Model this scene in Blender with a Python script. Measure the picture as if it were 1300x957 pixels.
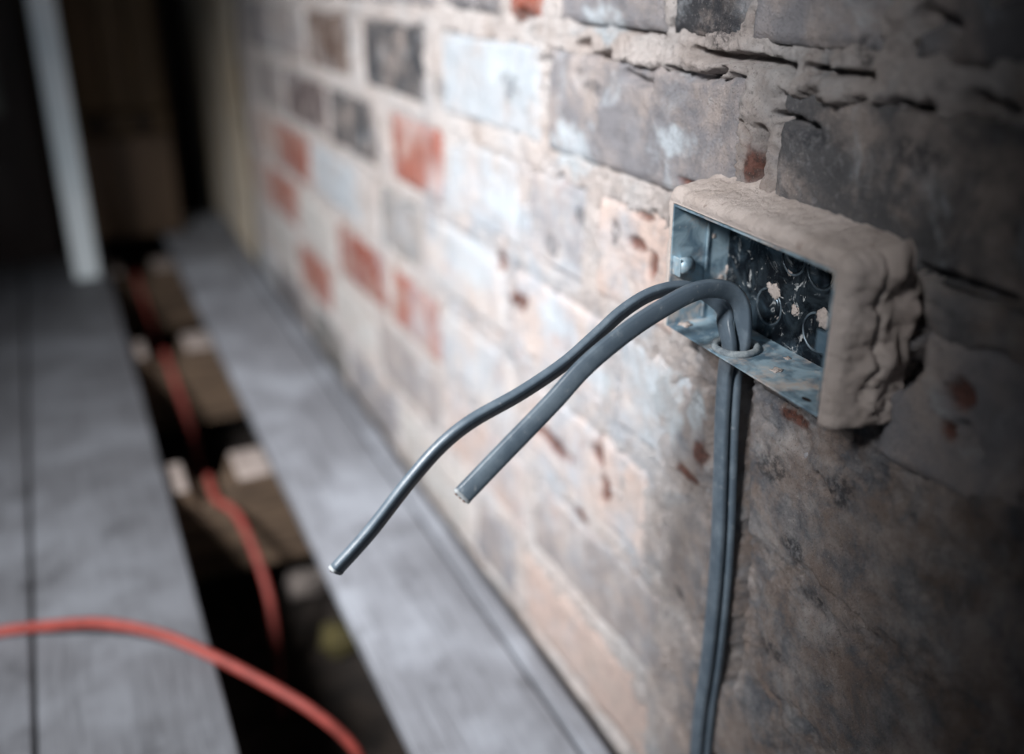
import bpy, bmesh, math, random
import numpy as np
from mathutils import Vector, Matrix

random.seed(7); rng = np.random.RandomState(11)
scene = bpy.context.scene
for o in list(bpy.data.objects): bpy.data.objects.remove(o, do_unlink=True)
col = scene.collection

def lin(r, g, b):
    f = lambda c: (c/255/12.92) if c/255 <= .04045 else ((c/255+.055)/1.055)**2.4
    return (f(r), f(g), f(b), 1.0)

LIN = lin
# ------------------------------------------------------------------ camera
FPX, CX, CY, DW, HC = 1264.0, 650.0, 434.0, 0.345, 0.61     # focal length in px, optical axis, distance to wall, height
VPX, VPY = 20.0, -90.0                                       # where the courses and boards converge
PITCH = math.atan2(CY-VPY, FPX); YAW = math.atan2(CX-VPX, math.hypot(FPX, CY-VPY))
CAM = np.array([-DW, 0.0, HC])
FW = np.array([math.sin(YAW)*math.cos(PITCH), math.cos(YAW)*math.cos(PITCH), -math.sin(PITCH)])
RT = np.array([math.cos(YAW), -math.sin(YAW), 0.0]); UP = np.cross(RT, FW)
cd = bpy.data.cameras.new('camera'); cam = bpy.data.objects.new('camera', cd); col.objects.link(cam)
cd.sensor_fit = 'HORIZONTAL'; cd.sensor_width = 36; cd.lens = 35
cd.shift_y = -44.5/1300; cd.clip_start = .01
M = Matrix(((RT[0], UP[0], -FW[0], CAM[0]), (RT[1], UP[1], -FW[1], CAM[1]), (RT[2], UP[2], -FW[2], CAM[2]), (0, 0, 0, 1)))
cam.matrix_world = M
scene.camera = cam
cd.dof.use_dof = True
cd.dof.focus_distance = float((np.array([-.028, .41, .42])-CAM) @ FW)
cd.dof.aperture_fstop = 2.2; cd.dof.aperture_blades = 0

# ------------------------------------------------------------------ world, lights, exposure
w = bpy.data.worlds.new('world'); scene.world = w; w.use_nodes = True
w.node_tree.nodes['Background'].inputs[0].default_value = (.55, .68, .85, 1)
w.node_tree.nodes['Background'].inputs[1].default_value = .012
def aim(o, p, t):
    o.location = p
    o.rotation_euler = (Vector(t)-Vector(p)).to_track_quat('-Z', 'Y').to_euler()
ld = bpy.data.lights.new('window_daylight', 'AREA'); ld.shape = 'RECTANGLE'; ld.size = .8; ld.size_y = 1.2
ld.energy = 8; ld.color = (.74, .87, 1)
lo = bpy.data.objects.new('window_daylight', ld); col.objects.link(lo); aim(lo, (-1.4, -1.9, 1.6), (-.1, .9, .3))
ls = bpy.data.lights.new('falloff_spot', 'SPOT'); ls.energy = 258; ls.color = (1, .99, .985)  # spot added so the wall is bright mid-way and falls dark at the edges
ls.shadow_soft_size = .14; ls.spot_size = math.radians(57); ls.spot_blend = 1.0
so = bpy.data.objects.new('falloff_spot', ls); col.objects.link(so); aim(so, (-1.0, .15, 1.10), (-.02, 1.06, .12))
vs = scene.view_settings
vs.view_transform = 'Standard'; vs.look = 'None'; vs.exposure = 0.0; vs.gamma = 1; vs.use_curve_mapping = False

# ------------------------------------------------------------------ pixel -> place helpers
def ray(u, v): return FW*FPX + RT*(u-CX) + UP*(CY-v)
def on_wall(u, v, x=0.0):
    d = ray(u, v); return CAM + d*((x-CAM[0])/d[0])
def on_level(u, v, z=0.0):
    d = ray(u, v); return CAM + d*((z-CAM[2])/d[2])
def on_y(u, v, y):
    d = ray(u, v); return CAM + d*(y/d[1])

# ------------------------------------------------------------------ numpy noise
PERM = np.random.RandomState(3).permutation(512); PERM = np.concatenate([PERM, PERM, PERM])
GRAD = np.random.RandomState(4).randn(512, 2); GRAD /= np.linalg.norm(GRAD, axis=1)[:, None]
def perlin(x, y):
    x = np.asarray(x, float); y = np.asarray(y, float)
    xi = np.floor(x).astype(int); yi = np.floor(y).astype(int); xf = x-xi; yf = y-yi
    u = xf*xf*xf*(xf*(xf*6-15)+10); v = yf*yf*yf*(yf*(yf*6-15)+10)
    def g(ix, iy, fx, fy):
        h = PERM[(PERM[ix & 511]+iy) & 511]; return GRAD[h, 0]*fx+GRAD[h, 1]*fy
    a = g(xi, yi, xf, yf); b = g(xi+1, yi, xf-1, yf); c = g(xi, yi+1, xf, yf-1); d = g(xi+1, yi+1, xf-1, yf-1)
    return (a+(b-a)*u)*(1-v)+(c+(d-c)*u)*v
def fbm(x, y, f, o=4, s=0.0):
    r = 0; a = 1.0
    for i in range(o):
        r = r + a*perlin(np.asarray(x)*f+s+17.3*i, np.asarray(y)*f-s+5.1*i); a *= .5; f *= 2.03
    return r
def sstep(a, b, x):
    t = np.clip((x-a)/(b-a), 0, 1); return t*t*(3-2*t)

# ------------------------------------------------------------------ object helpers
def link(name, me, mat, parent=None, smooth=True):
    o = bpy.data.objects.new(name, me); col.objects.link(o)
    if mat: me.materials.append(mat)
    if smooth: me.polygons.foreach_set('use_smooth', [True]*len(me.polygons))
    if parent: o.parent = parent
    return o
def mesh_from(verts, faces, name='m'):
    me = bpy.data.meshes.new(name); me.from_pydata([tuple(map(float, v)) for v in verts], [], faces); me.update(); return me
def bm_mesh(bm):
    me = bpy.data.meshes.new('m'); bmesh.ops.recalc_face_normals(bm, faces=bm.faces); bm.to_mesh(me); bm.free(); return me
def empty(name, loc, label=None, cat=None, kind=None, group=None):
    o = bpy.data.objects.new(name, None); col.objects.link(o); o.location = loc; o.empty_display_size = .02
    tag(o, label, cat, kind, group); return o
def tag(o, label=None, cat=None, kind=None, group=None):
    if label: o['label'] = label
    if cat: o['category'] = cat
    if kind: o['kind'] = kind
    if group: o['group'] = group
    return o
def keep(o, parent):            # parent without moving: parents that are not at the origin
    o.parent = parent; o.matrix_parent_inverse = Matrix.Translation(-Vector(parent.location)); return o
def box(bm, c0, c1, bevel=0, seg=2):
    r = bmesh.ops.create_cube(bm, size=1)
    for v in r['verts']:
        v.co = Vector([(c0[i]+c1[i])/2 + v.co[i]*(c1[i]-c0[i]) for i in range(3)])
    if bevel:
        es = list({e for v in r['verts'] for e in v.link_edges})
        bmesh.ops.bevel(bm, geom=es, offset=bevel, segments=seg, affect='EDGES', profile=.6)
def grid_faces(nu, nv, closed=False):
    f = []
    for i in range(nu-1 if not closed else nu):
        for j in range(nv-1):
            a = i*nv+j; b = ((i+1) % nu)*nv+j; f.append((a, b, b+1, a+1))
    return f
def catmull(P, n):
    P = np.array(P, float); out = []
    Q = np.vstack([2*P[0]-P[1], P, 2*P[-1]-P[-2]])
    for i in range(1, len(Q)-2):
        for k in range(n):
            t = k/n
            out.append(.5*((2*Q[i])+(-Q[i-1]+Q[i+1])*t+(2*Q[i-1]-5*Q[i]+4*Q[i+1]-Q[i+2])*t*t+(-Q[i-1]+3*Q[i]-3*Q[i+1]+Q[i+2])*t**3))
    out.append(Q[-2]); return np.array(out)
def sweep(C, Wd, sect):
    """C centre line, Wd width direction per point, sect (k,2): width, normal"""
    n = len(C); T = np.gradient(C, axis=0); T /= np.linalg.norm(T, axis=1)[:, None]
    V = []
    for i in range(n):
        wv = Wd[i]-T[i]*(Wd[i] @ T[i]); wv /= np.linalg.norm(wv); nv = np.cross(T[i], wv)
        for a, b in sect: V.append(C[i]+wv*a+nv*b)
    k = len(sect); F = []
    for i in range(n-1):
        for j in range(k):
            F.append((i*k+j, i*k+(j+1) % k, (i+1)*k+(j+1) % k, (i+1)*k+j))
    F.append(tuple(range(k))[::-1]); F.append(tuple(range((n-1)*k, n*k)))
    return V, F
def tube(C, r, k=12):
    C = np.array(C, float); T = np.gradient(C, axis=0)
    Wd = np.array([np.cross(t, (0, .13, 1)) if abs(t[2]) < .95*np.linalg.norm(t) else np.cross(t, (1, 0, 0)) for t in T])
    s = [(r*math.cos(2*math.pi*j/k), r*math.sin(2*math.pi*j/k)) for j in range(k)]
    return sweep(C, Wd, s)

# ------------------------------------------------------------------ materials
class N:
    def __init__(s, name):
        s.m = bpy.data.materials.new(name); s.m.use_nodes = True; s.t = s.m.node_tree; s.n = s.t.nodes
        s.b = s.n['Principled BSDF']; s.co = s.new('ShaderNodeTexCoord').outputs['Object']
    def new(s, t, **kw):
        x = s.n.new(t)
        for k, v in kw.items(): setattr(x, k, v)
        return x
    def put(s, sock, v):
        if isinstance(v, bpy.types.NodeSocket): s.t.links.new(v, sock)
        else: sock.default_value = v
    def noise(s, scale, detail=5, rough=.6, dist=0, vec=None, stretch=None):
        n = s.new('ShaderNodeTexNoise'); v = vec or s.co
        if stretch:
            mp = s.new('ShaderNodeMapping'); s.put(mp.inputs['Vector'], v); mp.inputs['Scale'].default_value = stretch; v = mp.outputs[0]
        s.put(n.inputs['Vector'], v)
        n.inputs['Scale'].default_value = scale; n.inputs['Detail'].default_value = detail
        n.inputs['Roughness'].default_value = rough; n.inputs['Distortion'].default_value = dist
        return n.outputs['Fac']
    def ramp(s, f, a, b, lo=0.0, hi=1.0):
        r = s.new('ShaderNodeMapRange'); r.interpolation_type = 'SMOOTHSTEP'
        s.put(r.inputs[0], f); r.inputs[1].default_value = a; r.inputs[2].default_value = b
        r.inputs[3].default_value = lo; r.inputs[4].default_value = hi; return r.outputs[0]
    def mix(s, f, a, b, blend='MIX'):
        x = s.new('ShaderNodeMix', data_type='RGBA', blend_type=blend)
        s.put(x.inputs[0], f); s.put(x.inputs[6], a); s.put(x.inputs[7], b); return x.outputs[2]
    def math(s, op, a, b=0.0):
        x = s.new('ShaderNodeMath', operation=op); x.use_clamp = False
        s.put(x.inputs[0], a); s.put(x.inputs[1], b); return x.outputs[0]
    def off(s, d):
        m = s.new('ShaderNodeMapping'); s.put(m.inputs['Vector'], s.co); m.inputs['Location'].default_value = (d, d*.7, -d); return m.outputs[0]
    def attr(s, name):
        return s.new('ShaderNodeAttribute', attribute_name=name).outputs['Fac']
    def bump(s, h, strength=.5, dist=.001):
        b = s.new('ShaderNodeBump'); b.inputs['Strength'].default_value = strength; b.inputs['Distance'].default_value = dist
        s.put(b.inputs['Height'], h); s.put(s.b.inputs['Normal'], b.outputs[0])
    def fin(s, colr, rough=.9, metal=0.0, spec=.3):
        s.put(s.b.inputs['Base Color'], colr); s.put(s.b.inputs['Roughness'], rough); s.put(s.b.inputs['Metallic'], metal)
        s.b.inputs['Specular IOR Level'].default_value = spec; return s.m

def wash(k, c):
    wc = k.mix(k.ramp(k.noise(16, 8, .68), .38, .62), lin(192, 181, 177), lin(172, 180, 190))
    wc = k.mix(k.ramp(k.noise(45, 7, .7), .5, .68, 0, .5), wc, lin(212, 208, 205))
    wc = k.mix(k.ramp(k.noise(20, 8, .68, .6, vec=k.off(4.4)), .52, .66, 0, .6), wc, lin(126, 136, 148))
    wc = k.mix(k.ramp(k.noise(24, 8, .7, .3, vec=k.off(6.6)), .58, .70, 0, .5), wc, lin(166, 122, 108))
    return k.mix(k.math('MULTIPLY', k.attr('wash'), k.ramp(k.noise(34, 8, .72), .34, .58, .55, 1)), c, wc)
def speck(k, c):
    c = k.mix(k.ramp(k.noise(1000, 3, .7), .60, .70, 0, .65), c, lin(58, 56, 58))
    c = k.mix(k.ramp(k.noise(760, 3, .7, vec=k.off(3.1)), .62, .72, 0, .5), c, lin(206, 200, 196))
    return k.mix(k.ramp(k.noise(330, 6, .75, vec=k.off(1.7)), .55, .72, 0, .6), c, lin(74, 72, 74))
def mat_brick():
    k = N('old_brick'); oc = k.new('ShaderNodeObjectInfo'); base = oc.outputs['Color']
    c = k.mix(k.ramp(k.noise(75, 7, .7), .38, .75, 0, .6), base, k.mix(.5, base, (.03, .032, .036, 1)))
    c = k.mix(k.ramp(k.noise(150, 5, .72), .5, .72, 0, .45), c, lin(150, 150, 154))
    c = k.mix(k.ramp(k.noise(20, 8, .68, .3), .42, .68, 0, .65), c, lin(180, 167, 160))      # dust and mortar wash
    c = k.mix(k.ramp(k.noise(26, 8, .66, .5), .54, .70, 0, .5), c, lin(182, 190, 198))      # old limewash
    c = wash(k, c)
    c = k.mix(k.math('MULTIPLY', k.attr('pale'), k.ramp(k.noise(60, 6, .7), .3, .6, .35, 1)), c, lin(184, 193, 201))
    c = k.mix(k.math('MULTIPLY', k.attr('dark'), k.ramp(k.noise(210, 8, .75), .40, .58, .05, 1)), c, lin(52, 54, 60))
    redc = k.mix(k.ramp(k.noise(260, 4, .7), .4, .65), lin(110, 67, 55), lin(72, 44, 38))
    c = k.mix(k.attr('red'), c, redc)
    c = speck(k, c)
    h = k.math('ADD', k.math('MULTIPLY', k.noise(110, 6, .7), 1.0), k.math('MULTIPLY', k.noise(600, 4, .7), .5))
    k.bump(h, .8, .003); return k.fin(c, .9, spec=.2)
def mat_mortar():
    k = N('lime_mortar')
    c = k.mix(k.ramp(k.noise(12, 6, .6), .35, .68), lin(200, 190, 186), lin(206, 203, 203))
    c = k.mix(k.ramp(k.noise(30, 8, .7), .46, .70, 0, .75), c, lin(160, 147, 141))
    c = k.mix(k.ramp(k.noise(24, 8, .66, .4), .54, .70, 0, .65), c, lin(160, 166, 172))
    c = k.mix(k.ramp(k.noise(70, 7, .7), .56, .70, 0, .6), c, lin(110, 106, 106))
    c = wash(k, c)
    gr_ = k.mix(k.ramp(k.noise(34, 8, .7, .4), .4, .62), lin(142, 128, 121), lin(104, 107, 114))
    c = k.mix(k.math('MULTIPLY', k.attr('near_grey'), k.ramp(k.noise(28, 8, .7), .3, .62, .35, 1)), c, gr_)
    c = k.mix(k.math('MULTIPLY', k.attr('pale'), k.ramp(k.noise(60, 6, .7), .3, .6, .35, 1)), c, lin(186, 195, 202))
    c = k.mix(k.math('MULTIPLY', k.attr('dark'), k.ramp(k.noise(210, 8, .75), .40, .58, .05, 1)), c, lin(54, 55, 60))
    redc = k.mix(k.ramp(k.noise(260, 4, .7), .4, .65), lin(110, 67, 55), lin(68, 42, 36))
    c = k.mix(k.attr('red'), c, redc)
    c = speck(k, c)
    h = k.math('ADD', k.noise(170, 8, .78), k.math('MULTIPLY', k.noise(900, 5, .75), .5))
    k.bump(h, .85, .0036); return k.fin(c, .95, spec=.15)
def mat_dusty():
    k = N('dusty_mortar_surround')
    c = k.mix(k.ramp(k.noise(30, 6, .6), .35, .7), lin(206, 195, 190), lin(187, 175, 169))
    c = k.mix(k.ramp(k.noise(300, 4, .7), .55, .75, 0, .5), c, lin(214, 200, 190))
    c = k.mix(k.ramp(k.noise(90, 6, .68), .60, .74, 0, .7), c, lin(128, 106, 97))
    c = k.mix(k.ramp(k.noise(1000, 3, .7), .62, .72, 0, .5), c, lin(96, 86, 82))
    c = k.mix(k.ramp(k.noise(140, 3, .6, vec=k.off(2.2)), .74, .77, 0, .9), c, lin(226, 222, 216))
    k.bump(k.math('ADD', k.noise(160, 6, .65), k.math('MULTIPLY', k.noise(900, 4, .75), .9)), .75, .0020)
    return k.fin(c, .95, spec=.15)
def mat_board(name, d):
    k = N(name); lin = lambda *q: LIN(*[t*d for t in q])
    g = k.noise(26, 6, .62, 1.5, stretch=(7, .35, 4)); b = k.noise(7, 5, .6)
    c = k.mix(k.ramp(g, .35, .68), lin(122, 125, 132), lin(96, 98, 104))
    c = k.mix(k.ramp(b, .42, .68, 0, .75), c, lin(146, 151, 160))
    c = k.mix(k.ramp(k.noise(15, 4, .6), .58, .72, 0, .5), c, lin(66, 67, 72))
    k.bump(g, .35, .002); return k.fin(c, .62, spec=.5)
def mat_plain(name, c1, c2, scale=30, rough=.8, metal=0, spec=.3, bump=.3, bd=.001, stretch=None):
    k = N(name); n = k.noise(scale, 5, .6, stretch=stretch)
    if bump: k.bump(n, bump, bd)
    return k.fin(k.mix(k.ramp(n, .35, .68), c1, c2), rough, metal, spec)
def mat_cable():
    k = N('grey_cable_sheath')
    c = k.mix(k.ramp(k.noise(60, 5, .6), .4, .7), lin(82, 95, 107), lin(102, 115, 126))
    c = k.mix(k.ramp(k.noise(240, 5, .7, .5), .6, .76, 0, .6), c, lin(170, 172, 172))
    k.bump(k.noise(500, 3, .6), .25, .0003); return k.fin(c, .38, spec=.5)
def mat_galv():
    k = N('galvanised_steel')
    sp = k.noise(70, 4, .55, .6)
    c = k.mix(k.ramp(sp, .35, .65), lin(172, 198, 212), lin(100, 126, 144))
    dust = k.ramp(k.noise(55, 6, .66), .46, .68, 0, .75)
    c = k.mix(dust, c, lin(186, 168, 154))
    c = k.mix(k.ramp(k.noise(240, 4, .7), .64, .72, 0, .8), c, lin(205, 205, 205))
    r = k.ramp(dust, 0, .7, .42, .9); m = k.ramp(dust, .1, .6, .30, .0)
    k.bump(k.noise(120, 5, .6), .25, .0008); return k.fin(c, r, m, .4)
def mat_backplate():
    k = N('grimy_steel_back')
    c = k.mix(k.ramp(k.noise(60, 5, .65, .8), .4, .68), lin(40, 46, 54), lin(98, 112, 122))
    spl = k.ramp(k.noise(110, 8, .72, 1.6), .56, .66, 0, .8)
    c = k.mix(spl, c, lin(176, 178, 178))
    k.bump(k.noise(120, 5, .6), .3, .0008)
    return k.fin(c, k.ramp(spl, 0, .8, .3, .85), k.ramp(spl, 0, .8, .85, .05), .4)

BRICK, MORTAR, DUSTY, BOARD, CABLE, GALV, BACKP = mat_brick(), mat_mortar(), mat_dusty(), mat_board('dusty_floor_board', 1.05), mat_cable(), mat_galv(), mat_backplate()
DBOARD = mat_board('shaded_floor_board', .76)  # same boards in a darker colour, standing for weaker light on the left
REDC = mat_plain('red_cable_sheath', lin(128, 56, 50), lin(108, 47, 42), 60, .6, bump=.1)
JOISTM = mat_plain('rough_joist_timber', lin(92, 76, 62), lin(60, 49, 40), 30, .9, stretch=(.4, 4, 4))
JDUST = mat_plain('dust_on_joist', lin(150, 140, 135), lin(126, 116, 111), 60, .95, bump=.5)
GROUND = mat_plain('dark_earth', lin(46, 40, 36), lin(24, 21, 20), 25, .95, bump=.8, bd=.01)
WHITE = mat_plain('white_gloss_paint', lin(232, 242, 247), lin(214, 228, 235), 12, .4, bump=.05)
BROWN = mat_plain('brown_ply', lin(86, 70, 56), lin(70, 57, 46), 9, .6, stretch=(5, 5, .5))
BROWN2 = mat_plain('brown_stained_boards', lin(84, 66, 44), lin(64, 50, 34), 9, .6, stretch=(5, 5, .5))
DARKW = mat_plain('dark_stained_wood', lin(44, 36, 34), lin(30, 25, 24), 12, .6, stretch=(5, 5, .5))
GREYW = mat_plain('grey_board', lin(92, 94, 90), lin(74, 76, 74), 10, .7)
PLAST = None
def mat_plaster():
    k = N('stained_plaster')
    c = k.mix(k.ramp(k.noise(9, 4, .6, stretch=(1, 3.2, .25)), .42, .6), lin(216, 210, 200), lin(196, 172, 134))
    c = k.mix(k.ramp(k.noise(14, 5, .6), .52, .7, 0, .6), c, lin(140, 130, 118))
    k.bump(k.noise(60, 6, .6), .4, .003); return k.fin(c, .9)
PLAST = mat_plaster()
PALEEND = mat_plain('cut_cable_face', lin(170, 176, 180), lin(140, 146, 150), 300, .6, bump=.1)
COPPER = mat_plain('copper_core', lin(190, 120, 84), lin(150, 92, 66), 300, .35, 1.0, bump=.05)
RINGM = mat_plain('pressed_steel_ring', lin(120, 134, 144), lin(52, 60, 68), 120, .45, .5, bump=.2)
GROM = mat_plain('dusty_rubber', lin(150, 158, 162), lin(104, 114, 122), 220, .7, bump=.4, bd=.0004)
YELLOW = mat_plain('yellowish_stone', lin(70, 64, 36), lin(50, 46, 28), 60, .9, bump=.6, bd=.003)
RUBBLE = mat_plain('grey_rubble', lin(120, 112, 108), lin(84, 78, 76), 50, .95, bump=.6, bd=.003)

# ------------------------------------------------------------------ the brick wall
SLOPE = -.027
def row_z(c0, y): return c0 + SLOPE*(np.asarray(y)-.45)
BH = .074
G1, G2 = (136, 135, 140), (116, 116, 121)
DK, RED, BRN, PAL, BLU, PNK, LIL = (62, 63, 67), (158, 92, 76), (84, 64, 54), (196, 194, 192), (176, 184, 192), (198, 178, 170), (152, 147, 148)
ROWS = {   # course centre at y=.45 : bricks (y0, y1, colour)
 .684: [(-.10,.10,G2),(.12,.215,G1),(.235,.44,DK),(.46,.56,G1),(.58,.80,G2),(.82,.92,BLU),(.94,1.16,G1),(1.18,1.28,BRN),(1.30,1.52,DK),(1.54,1.64,G2),(1.66,1.88,BRN)],
 .592: [(-.10,.10,G1),(.12,.333,G2),(.352,.446,G1),(.455,.52,DK),(.53,.665,G1),(.69,.752,RED),(.768,.90,G2),(.92,1.13,G1),(1.15,1.25,BRN),(1.27,1.48,DK),(1.50,1.60,G1),(1.62,1.84,BRN)],
 .498: [(-.10,.17,G2),(.19,.414,(94,94,97)),(.446,.679,G1),(.697,.905,BLU),(.955,1.16,DK),(1.22,1.435,BRN),(1.46,1.65,LIL),(1.67,1.89,G1)],
 .404: [(-.10,.12,G2),(.14,.318,G1),(.335,.48,DK),(.50,.60,PNK),(.62,.715,G1),(.735,.89,BLU),(.912,1.068,RED),(1.13,1.335,DK),(1.352,1.60,(74,62,66)),(1.62,1.84,LIL)],
 .312: [(-.10,.10,G1),(.12,.255,G2),(.27,.425,G1),(.445,.565,BLU),(.585,.74,PNK),(.76,.955,PAL),(.98,1.125,(136,138,140)),(1.225,1.45,BLU),(1.475,1.70,RED),(1.72,1.90,PNK)],
 .220: [(-.10,.16,G2),(.18,.38,G1),(.40,.50,G2),(.52,.72,PNK),(.74,.91,PAL),(.93,1.09,RED),(1.12,1.33,(150,84,70)),(1.36,1.56,PAL),(1.58,1.80,RED),(1.82,2.0,PNK)],
 .128: [(-.10,.10,G1),(.12,.34,BRN),(.36,.46,G1),(.48,.70,LIL),(.72,.92,PNK),(.94,1.16,LIL),(1.18,1.38,PAL),(1.40,1.60,RED),(1.62,1.84,PAL)],
 .036: [(-.10,.12,G1),(.14,.24,G2),(.26,.48,G1),(.50,.72,PNK),(.74,.84,G1),(.86,1.08,PAL),(1.10,1.32,G1),(1.34,1.54,(110,112,112)),(1.56,1.80,G2),(1.82,2.0,BLU)],
 .776: [(-.10,.14,G1),(.16,.38,G2),(.40,.50,DK),(.52,.74,G1),(.76,.98,BRN),(1.0,1.1,G1),(1.12,1.34,DK),(1.36,1.58,G2),(1.60,1.82,G1)],
}
# shaped stains, chips, cracks and one shadow groove: pixel places turned into wall coordinates
def spot(u, v, ru, rv):
    c = on_wall(u, v); a = on_wall(u-ru, v); b = on_wall(u+ru, v); t = on_wall(u, v-rv); d = on_wall(u, v+rv)
    return c[1], c[2], abs(a[1]-b[1])/2, abs(t[2]-d[2])/2
REDS = [spot(*s) for s in [(896,575,9,32),(878,598,16,9),(762,575,10,22),(770,620,8,20),(1012,530,24,10),(958,205,9,34),(820,275,14,5),(812,310,14,12),(832,340,6,22),
        (668,18,16,14),(1222,500,22,26),(660,380,12,22),(1205,545,10,20),(700,560,30,14),(935,480,8,12),(880,232,20,5),(640,330,10,18),(740,650,12,10)]]
PALES = [spot(*s) for s in [(840,500,50,46),(890,520,16,40),(705,400,26,26),(640,90,34,40),(770,30,30,34),(640,260,40,24),(730,190,30,40),(860,180,30,22),(600,330,30,40),(760,480,26,20)]]
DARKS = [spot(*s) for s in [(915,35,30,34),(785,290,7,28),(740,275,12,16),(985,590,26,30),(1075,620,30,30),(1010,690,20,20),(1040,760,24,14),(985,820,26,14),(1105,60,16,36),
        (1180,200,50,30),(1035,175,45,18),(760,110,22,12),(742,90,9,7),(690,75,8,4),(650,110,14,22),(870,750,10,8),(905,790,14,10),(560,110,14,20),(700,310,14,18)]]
def blob(S, y, z, thr, s):
    r = np.zeros_like(y)
    for cy, cz, ry, rz in S:
        r = np.maximum(r, np.exp(-(((y-cy)/ry)**2+((z-cz)/rz)**2)))
    return sstep(thr-.2, thr+.2, r + .45*fbm(y, z, 70, 4, s))*(r > .05)
def line(pts, width, depth):
    return [on_wall(*p)[1:] for p in pts], width, depth
CRACKS_SHADE = [line([(884,64),(915,72),(950,74),(985,80),(1012,90)], .0032, .016), line([(1030,86),(1075,94),(1112,98)], .0026, .012),
          line([(858,86),(880,98),(905,98),(930,88)], .0024, .010), line([(990,146),(1010,152),(1040,164)], .003, .010), line([(1150,130),(1190,138)], .003, .010),
          line([(947,250),(946,470)], .003, .010), line([(951,478),(951,560),(950,650),(945,760),(930,868)], .0058, .020),  # second line: groove carved as the dark shadow beside the vertical cable
          line([(925,478),(922,560),(920,650),(914,760),(900,868)], .011, .007), line([(1140,340),(1156,370),(1162,420),(1160,455),(1140,478)], .008, .024), line([(1050,522),(1090,506),(1130,484)], .003, .014),
          line([(972,165),(968,200),(962,242)], .0042, .013), line([(950,158),(955,175)], .003, .008), line([(690,74),(702,78)], .004, .010), line([(735,60),(750,55)], .004, .012),
          line([(756,74),(780,70)], .004, .012), line([(1240,130),(1290,150)], .006, .014), line([(1170,20),(1210,40)], .006, .012), line([(700,118),(698,150)], .004, .008),
          line([(1045,600),(1060,625)], .002, .005), line([(800,95),(830,110)], .004, .01), line([(1225,545),(1240,570)], .005, .01), line([(1180,345),(1290,385)], .004, .010)]
BULGE = [(*spot(1060,125,70,24), .009), (*spot(905,86,36,16), .006), (*spot(820,75,40,14), .006), (*spot(965,140,18,20), .005), (*spot(1170,120,40,40), .006), (*spot(1000,245,30,10), .003)]
BOX_Y0, BOX_Y1, BOX_Z0, BOX_Z1, BOX_X0, BOX_X1 = .3285, .4610, .3930, .4665, -.032, .009    # steel box: along wall, height, front and back

def seg_dist(y, z, P):
    d = np.full(y.shape, 9.0)
    for (ay, az), (by, bz) in zip(P[:-1], P[1:]):
        l2 = (by-ay)**2+(bz-az)**2+1e-12
        t = np.clip(((y-ay)*(by-ay)+(z-az)*(bz-az))/l2, 0, 1)
        d = np.minimum(d, np.hypot(y-ay-t*(by-ay), z-az-t*(bz-az)))
    return d
def carve(y, z):
    """recess (m) from cracks, plus a pocket for the steel box"""
    r = np.zeros_like(y); wob = .0012*fbm(y, z, 160, 3, 3.0)
    for P, wd, dp in CRACKS_SHADE:
        r = np.maximum(r, dp*(1-sstep(wd*.35, wd*1.15, seg_dist(y, z, P)+wob)))
    inb = (y > BOX_Y0-.002) & (y < BOX_Y1+.001) & (z > BOX_Z0-.0015) & (z < BOX_Z1+.001)
    return np.where(inb, .030, r)
def brick_sd(y, z):
    """signed distance to the nearest brick outline (negative inside)"""
    sd = np.full(y.shape, 1.0)
    for c0, L in ROWS.items():
        dz = np.abs(z-row_z(c0, y))-BH/2
        for a, b, _ in L:
            dy = np.abs(y-(a+b)/2)-(b-a)/2
            sd = np.minimum(sd, np.maximum(dy, dz))
    return sd

def axis(a, b, fine0, fine1, s, grow, smax):
    out = [fine0]
    while out[-1] < fine1: out.append(out[-1]+s)
    st = s
    while out[-1] < b: st = min(st*grow, smax); out.append(out[-1]+st)
    st = s
    while out[0] > a: st = min(st*grow, smax); out.insert(0, out[0]-st)
    return np.array(out)
ys = axis(-.12, 2.0, .22, .72, .0013, 1.012, .008); zs = axis(-.24, .83, .12, .60, .0013, 1.03, .006)
Y, Z = np.meshgrid(ys, zs, indexing='ij')
sd = brick_sd(Y, Z) + .0085*fbm(Y, Z, 48, 6, 9.0) + .0025*fbm(Y, Z, 300, 3, 5.0)
hj = .0018 + .0030*fbm(Y, Z, 28, 4, 1.0) + .0022*fbm(Y, Z, 210, 4, 2.0)
near = sstep(.56, .40, Y)*sstep(.40, .31, Z)
smear = sstep(.10, .75, fbm(Y, Z, 19, 6, 6.0) + 1.7*near + .25*fbm(Y, Z, 150, 3, 2.0))*.0135
hb = -.009 + smear + .0012*fbm(Y, Z, 60, 4, 7.0)
H = hj + (hb-hj)*sstep(.002, -.004, sd)
for cy, cz, ry, rz, a in BULGE: H += a*np.exp(-(((Y-cy)/ry)**2+((Z-cz)/rz)**2))*(1+.6*fbm(Y, Z, 90, 4, 8.0))
H -= carve(Y, Z)
V = np.stack([-H, Y, Z], -1).reshape(-1, 3)
nu, nv = Y.shape
idx = np.arange(nu*nv).reshape(nu, nv)
F = np.stack([idx[:-1, :-1], idx[:-1, 1:], idx[1:, 1:], idx[1:, :-1]], -1).reshape(-1, 4)
nb = len(V)
slab = np.array([(x, y, z) for x in (.07, .20) for y in (-.12, 2.0) for z in (-.24, .83)])
sf = np.array([(0,1,3,2),(4,6,7,5),(0,4,5,1),(2,3,7,6),(0,2,6,4),(1,5,7,3)])+nb
me = bpy.data.meshes.new('wall_right'); VV = np.vstack([V, slab]); FF = np.vstack([F, sf])
me.vertices.add(len(VV)); me.vertices.foreach_set('co', VV.ravel())
me.loops.add(FF.size); me.loops.foreach_set('vertex_index', FF.ravel().astype(np.int32))
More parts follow.
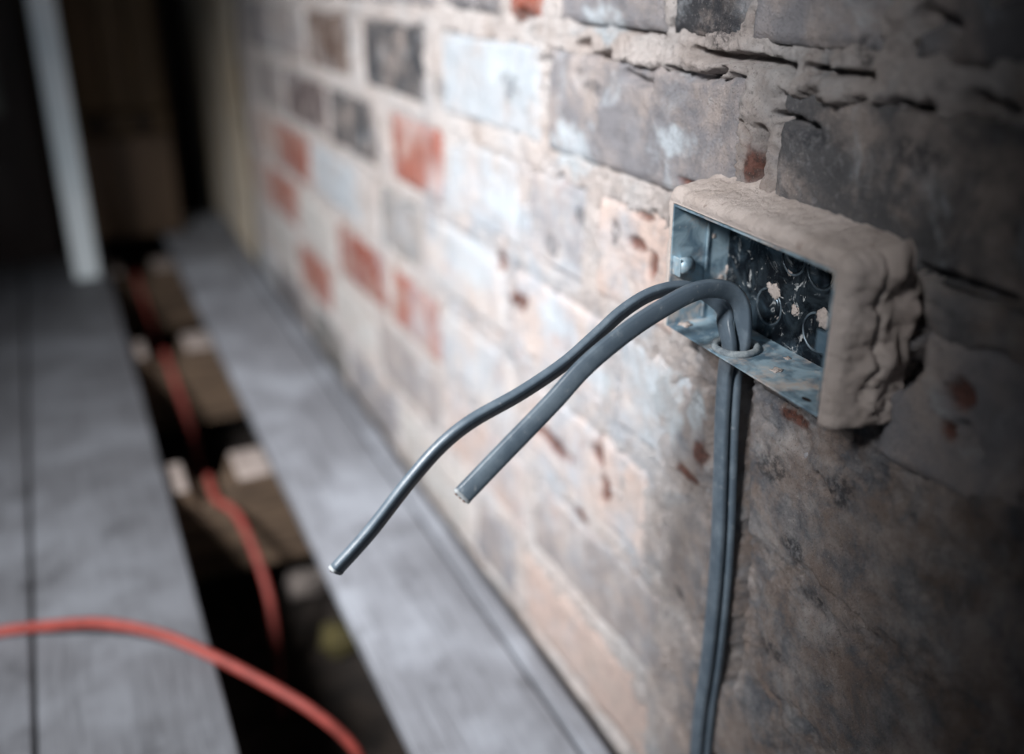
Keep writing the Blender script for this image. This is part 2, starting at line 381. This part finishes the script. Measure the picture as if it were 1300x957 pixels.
me.polygons.add(len(FF)); me.polygons.foreach_set('loop_start', np.arange(0, FF.size, 4, dtype=np.int32))
me.update(); me.validate()
def wash_at(y, z):
    c = on_wall(700, 440)
    r = np.exp(-(((y-.74)/.28)**2+((z-.26)/.17)**2))
    return np.clip(sstep(.15, .75, r+.55*fbm(y, z, 16, 5, 4.4)), 0, 1)*.9
def paint(me, y, z, pad=0):
    a = me.attributes.new('wash', 'FLOAT', 'POINT'); a.data.foreach_set('value', np.concatenate([wash_at(y, z), np.zeros(pad)]).astype(np.float32))
    a = me.attributes.new('near_grey', 'FLOAT', 'POINT'); v = sstep(.56, .40, y)*sstep(.62, .40, z)  # mortar turns greyer towards the near lower part of the wall
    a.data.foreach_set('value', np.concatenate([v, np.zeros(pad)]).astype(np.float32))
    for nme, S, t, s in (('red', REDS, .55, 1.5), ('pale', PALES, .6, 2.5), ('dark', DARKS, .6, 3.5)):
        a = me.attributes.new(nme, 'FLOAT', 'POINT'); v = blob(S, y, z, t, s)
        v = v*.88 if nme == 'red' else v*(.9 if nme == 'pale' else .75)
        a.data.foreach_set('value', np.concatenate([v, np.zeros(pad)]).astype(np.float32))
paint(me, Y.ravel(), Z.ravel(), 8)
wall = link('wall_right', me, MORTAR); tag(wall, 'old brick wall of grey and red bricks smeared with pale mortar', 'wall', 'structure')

def brick(a, b, c0, colr):
    nearb = b > .15 and a < .75 and .1 < c0 < .66
    st = .0020 if nearb else .006
    ny = max(5, int((b-a)/st)); nz = max(5, int(BH/st))
    y1 = np.linspace(a, b, ny); z1 = np.linspace(-BH/2, BH/2, nz)
    Yb, Zb = np.meshgrid(y1, z1, indexing='ij'); Zw = Zb + row_z(c0, Yb)
    e = np.minimum(np.minimum(Yb-a, b-Yb), BH/2-np.abs(Zb))
    pr = .0010+.0022*random.random()
    h = pr + .0018*fbm(Yb, Zw, 22, 4, 12.0+c0*7) + .0006*fbm(Yb, Zw, 170, 3, 4.0) - .0030*(1-sstep(0, .005, e+.002*fbm(Yb, Zw, 90, 3, 6.0)))
    h = h - .004*blob(REDS, Yb, Zw, .55, 1.5)
    h = h - carve(Yb, Zw)
    if a < BOX_Y1 and b > BOX_Y0: h = np.minimum(h, .02)
    V = np.stack([-h, Yb, Zw], -1).reshape(-1, 3)
    ix = np.arange(ny*nz).reshape(ny, nz); F = [tuple(q) for q in np.stack([ix[:-1,:-1], ix[:-1,1:], ix[1:,1:], ix[1:,:-1]], -1).reshape(-1, 4)]
    ring = list(ix[:, 0])+list(ix[-1, 1:])+list(ix[-2::-1, -1])+list(ix[0, -2:0:-1])
    base = len(V); back = V[ring].copy(); back[:, 0] = .055
    V = np.vstack([V, back]); n = len(ring)
    for i in range(n): F.append((int(ring[i]), int(ring[(i+1) % n]), base+(i+1) % n, base+i))
    F.append(tuple(range(base, base+n))[::-1])
    m = mesh_from(V, [tuple(int(q) for q in f) for f in F])
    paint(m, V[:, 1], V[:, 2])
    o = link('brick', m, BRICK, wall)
    jt = random.uniform(-8, 8); o.color = lin(*[max(0, min(255, q+jt)) for q in colr]); return o
for c0, L in ROWS.items():
    for a, b, c in L: brick(a, b, c0, c)

# block added out of view beside the viewer, to shade the near wall
bm = bmesh.new(); box(bm, (-.18, -.13, -.24), (.2, .10, 1.3), .004, 2)
tag(link('shade_block', bm_mesh(bm), MORTAR, None, False), 'added block out of view that shades the near end of the brick wall', 'wall', 'structure')

# plastered end of the wall beyond the bricks
bm = bmesh.new(); yb = np.linspace(1.93, 2.62, 40); zb = np.linspace(-.24, 1.3, 80)
vs_ = [[bm.verts.new((-.012-.005*float(fbm(y, z, 6, 3, 2.0)), y, z)) for z in zb] for y in yb]
for i in range(39):
    for j in range(79): bm.faces.new((vs_[i][j], vs_[i][j+1], vs_[i+1][j+1], vs_[i+1][j]))
box(bm, (.005, 1.93, -.24), (.2, 2.62, 1.3))
pl = link('plaster_patch', bm_mesh(bm), PLAST, wall)

# ------------------------------------------------------------------ mortar surround of the box (built onto the wall)
def surround():
    e = .0007
    corners = [(BOX_Y1+e, BOX_Z0-.001), (BOX_Y1+e, BOX_Z1+e), (BOX_Y0-e, BOX_Z1+e), (BOX_Y0-e, BOX_Z0-.003)]
    out = [(1, 0), (0, 1), (-1, 0)]
    thick = [.007, .0125, .013]
    path = []
    for k in range(3):
        (ay, az), (by, bz) = corners[k], corners[k+1]; L = math.hypot(by-ay, bz-az); n = int(L/.0011)
        for i in range(n+1):
            t = i/n; path.append((ay+(by-ay)*t, az+(bz-az)*t, *out[k], thick[k]))
        if k < 2:
            for q in range(1, 9):
                an = q/9*math.pi/2; o0, o1 = np.array(out[k]), np.array(out[k+1]); d = o0*math.cos(an)+o1*math.sin(an)
                path.append((by, bz, d[0], d[1], thick[k]+(thick[k+1]-thick[k])*q/9))
    path = np.array(path); n = len(path)
    s = np.concatenate([[0], np.cumsum(np.hypot(*np.diff(path[:, :2]+path[:, 2:4]*.006, axis=0).T))])
    prof = [(0, .012), (0, 0)]+[(.0, -.0)]*0
    K = 34; V = []
    for i in range(n):
        y0, z0, oy, oz, th = path[i]
        side = 1.0 if oy < -.5 else 0.0
        for k in range(K):
            t = k/(K-1)
            if t < .25:     # front lip, rounding over
                a = t/.25; o = th*.75*a**.9; x = BOX_X0-.0012*math.sin(math.pi*a*.8)+.0045*a**2.5
            else:           # side running back to the wall and spreading there
                a = (t-.25)/.75; o = th*(.75+.25*math.sin(a*math.pi/2)) + .004*a**4*(1 if oz > .5 else .2); x = BOX_X0+.0045+a*(.004-(BOX_X0+.0045))
            V.append((x, y0+oy*o, z0+oz*o, t, i, side, oy, oz))
    V = np.array(V)
    t = V[:, 3]; ss = s[V[:, 4].astype(int)]
    nn = fbm(ss*1.0+3, V[:, 0]*1.0, 60, 4, 3.0)*.0016+fbm(ss, V[:, 0], 260, 4, 5.0)*.0008
    lump = sstep(.25, .6, t)*V[:, 5]*(fbm(ss, V[:, 0], 48, 4, 8.0)*.0070 + .002)
    # a long split in the lumpy side
    cr = V[:, 5]*.0035*(1-sstep(.0, .0022, np.abs(V[:, 0]+.015+.004*fbm(V[:, 2], V[:, 2]*0, 60, 3, 1.0))))*sstep(.40, .42, V[:, 2])
    amp = sstep(.0, .12, t)*(1-.6*sstep(.9, 1, t)); d = (nn*amp+lump-cr)
    P = V[:, :3].copy(); P[:, 1] += V[:, 6]*d; P[:, 2] += V[:, 7]*d
    fr = (1-sstep(.15, .4, t)); P[:, 0] -= nn*fr*.5*amp
    V = [tuple(p) for p in P]; F = grid_faces(n, K)
    # inner skin and ends so the surround has thickness
    base = len(V)
    for i in range(n):
        y0, z0 = path[i, :2]
        V.append((BOX_X0, y0, z0)); V.append((.006, y0, z0))
    for i in range(n-1):
        F.append((base+2*i, base+2*i+1, base+2*i+3, base+2*i+2)); F.append((i*K, base+2*i, base+2*i+2, (i+1)*K))
        F.append((base+2*i+1, i*K+K-1, (i+1)*K+K-1, base+2*i+3))
    for i in (0, n-1): F.append(tuple([base+2*i+1, base+2*i]+[i*K+k for k in range(K)]))
    m = mesh_from(V, F); bmx = bmesh.new(); bmx.from_mesh(m); bmesh.ops.recalc_face_normals(bmx, faces=bmx.faces); bmx.to_mesh(m); bmx.free()
    o = link('mortar_surround', m, DUSTY, wall); o['label'] = 'dusty pink mortar packed round the steel box'
surround()

# ------------------------------------------------------------------ steel back box
bx = empty('electrical_back_box', (BOX_X1, (BOX_Y0+BOX_Y1)/2, BOX_Z0), 'open galvanised steel double socket box set in the brick wall', 'electrical box')
T = .0011
def part(name, bm, mat, parent=bx, label=None, smooth=False):
    me = bm_mesh(bm); o = link(name, me, mat, None, smooth); keep(o, parent) if parent is bx else setattr(o, 'parent', parent)
    if label: o['label'] = label
    return o
bm = bmesh.new()
box(bm, (BOX_X1-T, BOX_Y0, BOX_Z0), (BOX_X1, BOX_Y1, BOX_Z1)); back = part('back_plate', bm, BACKP, label='dark grimy back plate with round knockouts')
bm = bmesh.new(); box(bm, (BOX_X0, BOX_Y1-T, BOX_Z0+T), (BOX_X1-T, BOX_Y1, BOX_Z1-T)); part('side_plate', bm, GALV)
bm = bmesh.new(); box(bm, (BOX_X0, BOX_Y0, BOX_Z0+T), (BOX_X1-T, BOX_Y0+T, BOX_Z1-T)); part('side_plate', bm, GALV)
bm = bmesh.new(); box(bm, (BOX_X0, BOX_Y0, BOX_Z1-T), (BOX_X1-T, BOX_Y1, BOX_Z1)); part('top_plate', bm, GALV)
GR = on_level(934, 441, BOX_Z0+.002)           # where the cables come through the bottom
gx, gy, gr = float(GR[0]), float(GR[1]), .0110
# bottom plate with a cable hole, a small oval slot and a folded front lip
def plate_with_hole():
    bm = bmesh.new(); n = 32; zt, zb_ = BOX_Z0+T, BOX_Z0
    x0, x1, y0, y1 = BOX_X0, BOX_X1-T, BOX_Y0, BOX_Y1
    def rim(z): return [bm.verts.new((gx+gr*math.cos(2*math.pi*i/n), gy+gr*math.sin(2*math.pi*i/n), z)) for i in range(n)]
    def edge(z):
        o = []
        for i in range(n):
            c, s = math.cos(2*math.pi*i/n), math.sin(2*math.pi*i/n)
            tx = ((x1 if c > 0 else x0)-gx)/c if abs(c) > 1e-6 else 1e9; ty = ((y1 if s > 0 else y0)-gy)/s if abs(s) > 1e-6 else 1e9
            t = min(tx, ty); o.append([gx+c*t, gy+s*t, z])
        for cx_, cy_ in ((x0, y0), (x0, y1), (x1, y0), (x1, y1)):
            k = min(range(n), key=lambda i: (o[i][0]-cx_)**2+(o[i][1]-cy_)**2); o[k] = [cx_, cy_, z]
        return [bm.verts.new(p) for p in o]
    rt, rb, et, eb = rim(zt), rim(zb_), edge(zt), edge(zb_)
    for i in range(n):
        j = (i+1) % n
        bm.faces.new((rt[i], rt[j], et[j], et[i])); bm.faces.new((rb[i], eb[i], eb[j], rb[j]))
        bm.faces.new((rt[i], rb[i], rb[j], rt[j])); bm.faces.new((et[i], et[j], eb[j], eb[i]))
    return bm
bot = part('bottom_plate', plate_with_hole(), GALV)
bm = bmesh.new()
sl = on_level(1024, 507, BOX_Z0+T)
for i in range(1):
    r = bmesh.ops.create_cone(bm, cap_ends=True, segments=20, radius1=1, radius2=1, depth=1)
    for v in r['verts']: v.co = Vector((sl[0]+v.co.x*.0016, sl[1]+v.co.y*.0032, BOX_Z0+T+v.co.z*.0002))
part('slot_hole', bm, DARKW, label='small dark oval slot')
# grommet
a = np.linspace(0, 2*math.pi, 41)[:-1]; V = []; k = 12
for q in a:
    for j in range(k):
        b = 2*math.pi*j/k; rr = gr+.0006+.0021*math.cos(b); V.append((gx+rr*math.cos(q), gy+rr*math.sin(q), BOX_Z0+T+.0014+.0021*math.sin(b)))
F = [(i*k+j, ((i+1) % 40)*k+j, ((i+1) % 40)*k+(j+1) % k, i*k+(j+1) % k) for i in range(40) for j in range(k)]
gm = link('grommet', mesh_from(V, F), GROM); keep(gm, bx); gm['label'] = 'dusty grey rubber grommet ring'
# knockouts: pressed rings on the back plate
def torus_yz(cy, cz, R, r, x, n=40, k=8):
    V = [(x+r*math.sin(2*math.pi*j/k), cy+(R+r*math.cos(2*math.pi*j/k))*math.cos(2*math.pi*i/n), cz+(R+r*math.cos(2*math.pi*j/k))*math.sin(2*math.pi*i/n)) for i in range(n) for j in range(k)]
    F = [(i*k+j, i*k+(j+1) % k, ((i+1) % n)*k+(j+1) % k, ((i+1) % n)*k+j) for i in range(n) for j in range(k)]
    return V, F
bym = (BOX_Y0+BOX_Y1)/2; bzm = (BOX_Z0+BOX_Z1)/2
for cy, cz, R in [(bym+.024, bzm-.017, .0105), (bym-.014, bzm+.016, .0105), (bym-.016, bzm-.018, .0105), (bym-.048, bzm-.014, .0105), (bym+.008, bzm+.016, .009)]:
    V, F = torus_yz(cy, cz, R, .0007, BOX_X1-T)
    o = link('knockout', mesh_from(V, F), RINGM); keep(o, bx)
    bm = bmesh.new(); r = bmesh.ops.create_cone(bm, cap_ends=True, segments=32, radius1=R-.001, radius2=R-.0018, depth=.0009)
    bmesh.ops.rotate(bm, verts=bm.verts, matrix=Matrix.Rotation(-math.pi/2, 3, 'Y')); bmesh.ops.translate(bm, verts=bm.verts, vec=(BOX_X1-T-.0002, cy, cz))
    d = link('knockout_disc', bm_mesh(bm), BACKP); d.parent = o; d.matrix_parent_inverse = Matrix.Identity(4)
    d.location = (0, 0, 0)
# plaster splats stuck on the steel
def splat(c, r, axis_, name='plaster_splat'):
    bm = bmesh.new(); bmesh.ops.create_icosphere(bm, subdivisions=3, radius=1)
    sd_ = random.random()*50
    for v in bm.verts:
        p = v.co.copy(); s = 1+.9*float(fbm(p.x+sd_, p.y+p.z, 1.6, 4, sd_)); p *= s
        p[axis_] *= .28; v.co = Vector(c)+p*r
    o = link(name, bm_mesh(bm), DUSTY); keep(o, bx); return o
xb = BOX_X1-T
for (u, v, r) in [(984,370,.0042),(977,363,.0022),(1046,404,.0052),(1003,345,.0022),(1010,395,.003),(985,400,.002)]:
    p = on_wall(u, v, xb); splat((xb, p[1], p[2]), r, 0)
for (u, v, r) in [(927,340,.0036),(915,352,.0018),(906,300,.0016)]:
    yy = BOX_Y1-T; p = on_y(u, v, yy); splat((p[0], yy, p[2]), r, 1)
for (u, v, r) in [(985,470,.003),(870,412,.004),(1000,455,.002),(888,400,.003)]:
    p = on_level(u, v, BOX_Z0+T); splat((p[0], p[1], BOX_Z0+T), r, 2)
# screw lug on the inner left side, rib fold beside it
lug = on_y(868, 334, BOX_Y1-T)
bm = bmesh.new()
box(bm, (BOX_X0+.001, BOX_Y1-.0085, lug[2]-.0055), (BOX_X0+.0022, BOX_Y1-T, lug[2]+.0055), .0004, 1)
part('fixing_lug', bm, GALV)
bm = bmesh.new(); r = bmesh.ops.create_cone(bm, cap_ends=True, segments=24, radius1=.0048, radius2=.0046, depth=.009)
bmesh.ops.rotate(bm, verts=bm.verts, matrix=Matrix.Rotation(-math.pi/2, 3, 'Y')); bmesh.ops.translate(bm, verts=bm.verts, vec=(BOX_X0+.0065, BOX_Y1-.0048, lug[2]))
part('screw_socket', bm, GALV, smooth=True)
rb_ = on_y(896, 330, BOX_Y1-T)
bm = bmesh.new(); box(bm, (rb_[0]-.0011, BOX_Y1-T-.0012, BOX_Z0+.002), (rb_[0]+.0011, BOX_Y1-T, BOX_Z1-.002), .0006, 2)
part('side_rib', bm, GALV, smooth=True)
bm = bmesh.new(); box(bm, (BOX_X0+.001, BOX_Y0+T, bzm-.0055), (BOX_X0+.0022, BOX_Y0+.0085, bzm+.0055), .0004, 1); part('fixing_lug', bm, GALV)

# ------------------------------------------------------------------ two flat grey cables
def flat_cable(P, TH, FL, label):      # FL: 1 where the flat side lies against the wall
    P = np.array(P); C = catmull(P, 8); n = len(C)
    th = np.radians(np.interp(np.linspace(0, 1, n), np.linspace(0, 1, len(TH)), TH))
    Tn = np.gradient(C, axis=0); Tn /= np.linalg.norm(Tn, axis=1)[:, None]
    fl = np.interp(np.linspace(0, 1, n), np.linspace(0, 1, len(FL)), FL)
    Wd = []
    for c, t, q, l in zip(C, Tn, th, fl):
        vd = c-CAM; vd /= np.linalg.norm(vd); w0 = np.cross(t, vd); w0 /= np.linalg.norm(w0); n0 = np.cross(w0, t); Wd.append((w0*math.cos(q)+n0*math.sin(q))*(1-l)+np.array([0, 1.0, 0])*l)
    w2, h2 = .0052, .0027
    sect = []
    for j in range(28):
        a = 2*math.pi*j/28; c, s = math.cos(a), math.sin(a)
        x = math.copysign(abs(c)**.55, c)*w2; y = math.copysign(abs(s)**.75, s)*h2*(1-.07*math.cos(3*math.pi*x/w2)); sect.append((x, y))
    V, F = sweep(C, np.array(Wd), sect)
    root = empty('flat_cable', tuple(float(q) for q in C[0]), label, 'cable')
    o = link('sheath', mesh_from(V, F), CABLE); keep(o, root)
    # pale cut face with three copper cores
    t = Tn[-1]; wv = Wd[-1]-t*(Wd[-1] @ t); wv /= np.linalg.norm(wv); nv = np.cross(t, wv); e = C[-1]
    V = []
    for d, s in ((-.0012, 1.03), (.0003, 1.03), (.0007, .9)):
        for x, y in sect: V.append(e+t*d+wv*x*s+nv*y*s)
    k = len(sect); F = [(i*k+j, i*k+(j+1) % k, (i+1)*k+(j+1) % k, (i+1)*k+j) for i in range(2) for j in range(k)]+[tuple(range(2*k, 3*k)), tuple(range(k))[::-1]]
    ce = link('cut_end', mesh_from(V, F), PALEEND); keep(ce, root); ce['label'] = 'pale cut end'
    for x in (-.0028, 0, .0028):
        V, F = tube(np.array([e+wv*x-t*.001, e+wv*x+t*.0004, e+wv*x+t*.0014]), .0009 if x else .0006, 10)
        c = link('copper_core', mesh_from(V, F), COPPER); c.parent = ce; c.matrix_parent_inverse = Matrix.Identity(4)
        c.location = (0, 0, 0)
    return root
def vert(L): return [on_wall(u, v, x) for u, v, x in L]
def free(L): return [on_y(u, v, y) for u, v, y in L]
PBv = vert([(894,960,-.0085),(900,900,-.0085),(909,840,-.0085),(918,760,-.0085),(924,680,-.0085),(927,600,-.0085),(930,520,-.0085),(934,470,-.0085)])
PB = PBv + [np.array([gx+.0035, gy-.0008, .3945]), np.array([gx+.0035, gy-.0005, .407])] + free([(941,388,.4130),(928,371,.4135),(905,366,.4130),(880,371,.4125),(850,386,.412),(800,418,.410),(745,463,.408),(700,512,.407),(640,574,.405),(586,630,.404)])
PA = [p+np.array([-.0064, .0012, 0]) for p in PBv] + \
     [np.array([gx-.0034, gy+.0012, .3945]), np.array([gx-.0040, gy+.0058, .407])] + free([(919,394,.4235),(905,379,.4280),(886,369,.4290),(860,365,.4295),(825,374,.4295),(790,396,.430),(755,428,.429),(715,463,.427),(660,500,.425),(600,534,.424),(560,566,.424),(520,611,.424),(470,675,.424),(426,724,.424)])
flat_cable(PB, [15]*12+[25]*8, [1]*9+[.6,.3]+[0]*9, 'shorter flat grey cable arching out of the steel box, broad side showing')
flat_cable(PA, [20]*9+[45]*3+[62]*12, [1]*9+[.7,.4,.1]+[0]*12, 'longer flat grey cable with narrow edge showing, arching behind the shorter one')

# ------------------------------------------------------------------ floor
floor = empty('floor', (0, 0, 0), 'old timber floor with one board lifted out beside the wall', 'floor', 'structure')
def board(x0, x1, y0, y1, t=.021, z=0.0, mat=None):
    bm = bmesh.new(); box(bm, (x0, y0, z-t), (x1, y1, z), .003, 2)
    return link('floor_board', bm_mesh(bm), mat or BOARD, floor)
board(-.160, -.040, .05, 2.35); board(-.0365, -.018, .05, 2.35, z=.002)
xx = -.288
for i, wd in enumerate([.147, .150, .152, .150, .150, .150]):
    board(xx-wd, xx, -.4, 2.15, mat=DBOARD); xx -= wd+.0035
for y0, y1 in ((1.115, 1.19), (1.565, 1.64), (2.02, 2.095)):
    bm = bmesh.new(); zt = -.0215
    P = [(-1.2, zt), (-.262, zt), (-.252, zt-.028), (-.214, zt-.028), (-.204, zt), (.0, zt), (.0, -.15), (-1.2, -.15)]
    f = [bm.verts.new((x, y0, z)) for x, z in P]; b = [bm.verts.new((x, y1, z)) for x, z in P]
    bm.faces.new(f); bm.faces.new(b[::-1])
    for i in range(8): bm.faces.new((f[i], f[(i+1) % 8], b[(i+1) % 8], b[i]))
    j = link('joist', bm_mesh(bm), JOISTM, floor, False)
    for xa, xb2 in ((-.286, -.263), (-.203, -.161)):
        bm = bmesh.new(); box(bm, (xa, y0+.001, zt), (xb2, y1-.001, zt+.004), .0018, 2); d = link('dust_layer', bm_mesh(bm), JDUST, j)
bm = bmesh.new(); box(bm, (-1.3, -.4, -.30), (.06, 2.6, -.235)); g = link('ground', bm_mesh(bm), GROUND, None, False)
tag(g, 'dark earth under the lifted floor boards', 'ground', 'structure')

# ------------------------------------------------------------------ red cables
def red(P, label):
    V, F = tube(catmull(P, 10), .0050, 12); o = link('red_cable', mesh_from(V, F), REDC); tag(o, label, 'cable')
lv = lambda L: [on_level(*p) for p in L]
red(lv([(-90,824,.0055),(0,802,.0055),(65,794,.013),(130,791,.022),(200,804,.019),(262,829,.006),(335,866,-.012),(400,905,-.03),(450,950,-.06),(470,1000,-.1)]), 'red cable lying across the floor boards and into the gap')
jn = -.0495+.0052
red([(-.232, 2.3, -.10), (-.234, 2.09, jn), (-.236, 2.04, jn), (-.228, 1.95, -.10), (-.222, 1.83, -.17), (-.226, 1.71, -.14), (-.233, 1.635, jn), (-.232, 1.575, jn), (-.222, 1.50, -.105), (-.218, 1.40, -.18), (-.222, 1.27, -.165), (-.228, 1.215, -.095), (-.232, 1.185, jn), (-.232, 1.125, jn)]
    + lv([(300,652,-.052),(322,697,-.078),(340,750,-.115),(350,810,-.16),(355,870,-.205),(358,910,-.229)]), 'red cable running in the gap over the notched joists')

# ------------------------------------------------------------------ rubble in the void
def lump(name, u, v, z, r, mat, label, cat, seed):
    p = on_level(u, v, z); bm = bmesh.new(); bmesh.ops.create_icosphere(bm, subdivisions=3, radius=1)
    for q in bm.verts:
        c = q.co.copy(); m_ = max(abs(c.x), abs(c.y), abs(c.z)); c = c*(.55+.45/m_*.8); c *= 1+.3*float(fbm(c.x+seed, c.y*1.1+c.z, 1.2, 3, seed))
        q.co = Vector((c.x*r, c.y*r*.8, c.z*r*.6))
    zmin = min(q.co.z for q in bm.verts)
    for q in bm.verts: q.co += Vector((p[0], p[1], -.2352-zmin))
    o = link(name, bm_mesh(bm), mat); tag(o, label, cat); return o
lump('stone_lump', 432, 812, -.22, .030, YELLOW, 'yellowish stone lump on the earth under the floor', 'stone', 3.1)
lump('rubble_piece', 392, 740, -.22, .036, RUBBLE, 'grey rubble piece on the earth below the joist', 'rubble', 8.4)
lump('rubble_piece', 300, 535, -.22, .034, RUBBLE, 'grey rubble piece on the earth between two joists', 'rubble', 5.2)

# ------------------------------------------------------------------ far end
pb = on_level(112, 352)
bm = bmesh.new(); px, py = float(pb[0]), float(pb[1])
box(bm, (px-.022, py-.012, 0), (px+.022, py+.05, 1.3), .004, 2)
tag(link('white_post', bm_mesh(bm), WHITE), 'white painted timber post standing on the floor boards', 'post')
cb = empty('cupboard', (-.2, 2.2, 0), 'brown wooden cupboard behind the white post', 'cupboard')
def cpart(name, c0, c1, mat, bev=.003, parent=cb):
    bm = bmesh.new(); box(bm, c0, c1, bev, 2); o = link(name, bm_mesh(bm), mat)
    return keep(o, parent)
cpart('body', (-.36, 2.215, 0), (-.115, 2.45, 1.25), BROWN2)
cpart('lower_panel', (-.355, 2.198, .004), (-.12, 2.214, .215), BROWN)
cpart('rail', (-.355, 2.192, .222), (-.12, 2.214, .262), BROWN2)
for i in range(4):
    cpart('upper_board', (-.355+i*.059, 2.200, .268), (-.355+i*.059+.056, 2.214, 1.24), BROWN2)
for x in (-.255, -.175):
    bm = bmesh.new(); bmesh.ops.create_uvsphere(bm, u_segments=20, v_segments=12, radius=.016)
    for q in bm.verts: q.co = Vector((q.co.x+x, q.co.y*.9+2.180, q.co.z+.243))
    keep(link('knob', bm_mesh(bm), DARKW), cb)
dr = empty('door_1', (-.6, 2.1, 0), 'dark stained door beside the white post', 'door', 'structure')
cpart('door_leaf', (-.85, 2.10, 0), (-.365, 2.135, 1.3), DARKW, .003, dr)
cpart('door_panel', (-.80, 2.092, .29), (-.42, 2.1, 1.2), GREYW, .003, dr)
cpart('door_panel', (-.80, 2.092, .05), (-.42, 2.1, .21), DARKW, .003, dr)
bm = bmesh.new(); box(bm, (-1.3, 2.62, -.24), (.2, 2.72, 1.3)); o = link('wall_back', bm_mesh(bm), DARKW, None, False)
tag(o, 'dark wall at the far end of the room', 'wall', 'structure')
